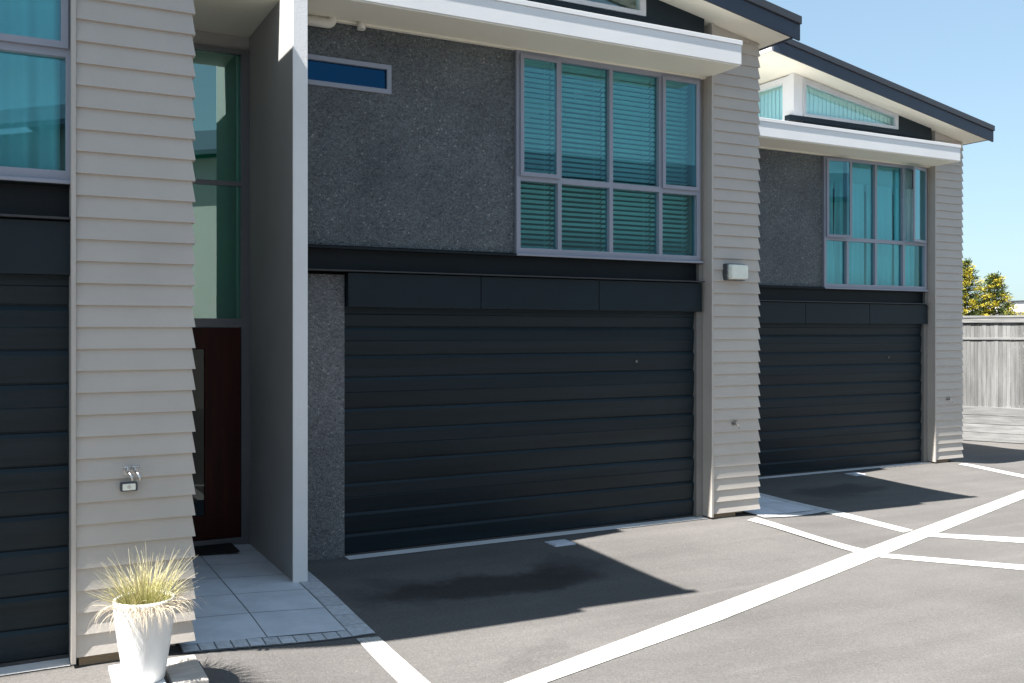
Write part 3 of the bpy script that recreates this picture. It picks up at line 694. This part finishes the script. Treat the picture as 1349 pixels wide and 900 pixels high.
# ------------------------------------------------------------------ golden conifers behind the fence
leaf_mat = attr_mat('golden_conifer_leaf', [(0, (.030, .060, .015)), (.35, (.075, .11, .022)), (.6, (.42, .36, .03)), (1, (.66, .52, .04))], .7, translucent=.15)
bark = paint('bark', (.10, .075, .05), .9, .3, .8, 8, 40)
def conifer(x, y, z, h, rad, seed, label, wisp=False):
    q = random.Random(seed); t = empty('conifer_tree', (x, y, z), label, 'tree', 'golden conifers behind the fence')
    b = MB(); b.tube([(0, 0, 0), (.02, .01, h * .4), (-.01, .02, h * .75), (0, 0, h * .97)], [.09, .06, .03, .006], 8); tr = b.build('trunk', bark, t)
    b = MB(); tn = []; lb = MB()
    zz = h * .12
    while zz < h * .985:
        f = 1 - zz / h; R0 = rad * f * q.uniform(.85, 1.1) + .035
        nb_ = int(7 + 7 * f)
        for k in range(nb_):
            a = 6.283 * k / nb_ + q.uniform(-.5, .5); R = R0 * q.uniform(.6, 1.15); e = Vector((math.cos(a) * R, math.sin(a) * R, zz + R * .15 + q.uniform(-.05, .05)))
            s = Vector((0, 0, zz)); lb.tube([s, s.lerp(e, .5) + Vector((0, 0, -.03)), e], [.012, .008, .003], 5)
            clump = q.random()
            for j in range(int(60 + 150 * f)):
                u = q.random() ** .7; c = s.lerp(e, .1 + .95 * u) + Vector((q.gauss(0, .045), q.gauss(0, .045), q.gauss(0, .03)))
                d = (e - s).normalized() * .9 + Vector((q.gauss(0, .45), q.gauss(0, .45), q.gauss(.2, .35))); d.normalize(); sd = d.cross(Vector((q.gauss(0, 1), q.gauss(0, 1), q.gauss(0, 1)))).normalized()
                L = q.uniform(.025, .065); W = q.uniform(.006, .011)
                b.face([c - sd * W, c + d * L * .5 - sd * W * 1.2, c + d * L, c + d * L * .5 + sd * W * 1.2, c + sd * W])
                tone = (.05 + .35 * q.random()) if u < .45 or clump < .4 else (.42 + .5 * q.random()); tn.append(tone)
        zz += h * q.uniform(.022, .034)
    if wisp:
        for k in range(9):
            a = q.uniform(-1.1, -.2); p = [Vector((.1, -.05, h * .62))]
            for m in range(6): p.append(p[-1] + Vector((math.cos(a) * .13, math.sin(a) * .13, .10 - .05 * m + q.gauss(0, .02))))
            lb.tube(p, [.008, .007, .006, .005, .004, .003, .002], 5)
            for m in p[2:]:
                for j in range(7):
                    d = Vector((q.gauss(.4, .5), q.gauss(-.3, .5), q.gauss(-.2, .5))).normalized(); sd = d.orthogonal().normalized(); L = q.uniform(.05, .1)
                    b.face([m, m + d * L * .5 + sd * .012, m + d * L, m + d * L * .5 - sd * .012]); tn.append(.3 + .15 * q.random())
    o = b.build('crown', leaf_mat, t, weld=False); set_tone(o, tn); lb.build('branches', bark, tr)
conifer(21.33, 15.87, -.35, 4.08, 2.1, 3, 'taller golden conifer half hidden by the farthest pillar')
conifer(21.85, 15.45, -.35, 3.78, 2.05, 5, 'shorter golden conifer with a wispy branch on its right', True)

# ------------------------------------------------------------------ houses round about
nb = empty('neighbour_house', (31.5, 17.5, -.4), 'white building top just showing above the fence', 'house')
b = MB(); b.wall(-5, 6, 0, 2.95, -4.5, -4.4, holes=[(-2, 0, 1.0, 2.1), (2, 3.4, 1.0, 2.1)]); b.box(-5, -4.9, -4.39, 4.5, 0, 2.95); b.box(5.9, 6, -4.39, 4.5, 0, 2.95); b.box(-4.89, 5.89, 4.4, 4.5, 0, 2.95); b.build('wall', M['white'], nb)
b = MB(); b.box(-5.15, 6.15, -4.65, 4.65, 2.951, 3.25); nr = b.build('roof', M['white'], nb); b = MB(); b.box(-5.2, 6.2, -4.7, 4.7, 3.251, 3.29); b.build('cap_flashing', M['gutter'], nr)
for a, c in ((-2, 0), (2, 3.4)):
    b = MB(); b.wall(a, c, 1.0, 2.1, -4.47, -4.43, holes=[(a + .06, c - .06, 1.06, 2.04)]); w = b.build('window', M['alu'], nb); b = MB(); b.box(a + .06, c - .06, -4.455, -4.445, 1.06, 2.04); b.build('pane', M['glass_dark'], w)

def opposite(x, y, w, d, h, rot, label):
    o = empty('opposite_house', (x, y, g(x, y)), label, 'house', 'houses across the driveway'); o.rotation_euler.z = rot
    b = MB(); hs = [(-w * .35, -w * .12, 1.0, 2.2), (w * .1, w * .35, 0.05, 2.2), (-w * .35, -w * .1, 3.6, 4.8), (w * .05, w * .32, 3.6, 4.8)]
    b.wall(-w / 2, w / 2, -.2, h, -d / 2, -d / 2 + .15, holes=hs); b.box(-w / 2, -w / 2 + .15, -d / 2 + .15, d / 2, -.2, h); b.box(w / 2 - .15, w / 2, -d / 2 + .15, d / 2, -.2, h); b.box(-w / 2 + .15, w / 2 - .15, d / 2 - .15, d / 2, -.2, h)
    b.build('wall', M['trim'], o)
    b = MB(); b.prism([(-d / 2 - .5, h), (0, h + d * .2), (d / 2 + .5, h), (d / 2 + .5, h + .12), (0, h + d * .2 + .15), (-d / 2 - .5, h + .12)], 0, -w / 2 - .4, w / 2 + .4); b.build('roof', M['roof'], o)
    for a, c, e, f in hs:
        b = MB(); b.wall(a, c, e, f, -d / 2 + .03, -d / 2 + .09, holes=[(a + .07, c - .07, e + .07, f - .07)]); k = b.build('window', M['alu'], o); b = MB(); b.box(a + .07, c - .07, -d / 2 + .055, -d / 2 + .06, e + .07, f - .07); b.build('pane', M['glass_dark'], k)
opposite(17.0, -14.0, 15, 8, 6.9, math.pi + .05, 'two storey house across the driveway, mirrored in the middle windows')
opposite(4.2, -14.5, 11, 8, 6.6, math.radians(225), 'pale house across the driveway standing corner-on, mirrored in the entry glass')
opposite(-11.5, -14.5, 12, 8, 5.3, math.pi + .05, 'two storey house across the driveway, left of its neighbour')

# ------------------------------------------------------------------ camera, light, sky
yaw = math.radians(27.88)
cam_d = bpy.data.cameras.new('camera'); cam = bpy.data.objects.new('camera', cam_d); COL.objects.link(cam)
cam.location = (0, 0, 1.95); cam.rotation_euler = (math.radians(90), 0, -yaw)
cam_d.sensor_fit = 'HORIZONTAL'; cam_d.sensor_width = 36; cam_d.lens = 33.518; cam_d.shift_y = -12 / 1349; cam_d.clip_start = .05; cam_d.clip_end = 2000
S.camera = cam
sd = Vector((.662, .10, -1)).normalized()
el = math.asin(-sd.z); az = math.atan2(-sd.x, -sd.y)
sl = bpy.data.lights.new('sun', 'SUN'); sl.energy = 5.0; sl.angle = math.radians(.53); sl.color = (1, .965, .91)
so = bpy.data.objects.new('sun', sl); COL.objects.link(so); so.rotation_euler = sd.to_track_quat('-Z', 'Y').to_euler(); so.location = (-10, -3, 20)
w = bpy.data.worlds.new('World'); S.world = w; w.use_nodes = True; t = w.node_tree; t.nodes.clear()
sk = t.nodes.new('ShaderNodeTexSky'); sk.sky_type = 'NISHITA'; sk.sun_disc = False; sk.sun_elevation = el; sk.sun_rotation = az % (2 * math.pi); sk.altitude = 20; sk.air_density = 1.0; sk.dust_density = 1.0; sk.ozone_density = 1.0
bg = t.nodes.new('ShaderNodeBackground'); bg.inputs[1].default_value = .08; wo = t.nodes.new('ShaderNodeOutputWorld')
gm = t.nodes.new('ShaderNodeGamma'); gm.inputs[1].default_value = .5            # evens out the thin clear sky towards the horizon
mu = t.nodes.new('ShaderNodeMix'); mu.data_type = 'RGBA'; mu.blend_type = 'MULTIPLY'; mu.inputs[0].default_value = 1; mu.inputs[7].default_value = (1.19, 1.47, 1.62, 1)
t.links.new(sk.outputs[0], gm.inputs[0]); t.links.new(gm.outputs[0], mu.inputs[6]); t.links.new(mu.outputs[2], bg.inputs[0]); t.links.new(bg.outputs[0], wo.inputs[0])
S.view_settings.view_transform = 'Standard'; S.view_settings.look = 'None'; S.view_settings.exposure = 1.75; S.view_settings.gamma = 1; S.view_settings.use_curve_mapping = False
S.render.engine = 'CYCLES'; S.cycles.use_denoising = True; S.cycles.max_bounces = 10; S.cycles.transparent_max_bounces = 24; S.cycles.diffuse_bounces = 4
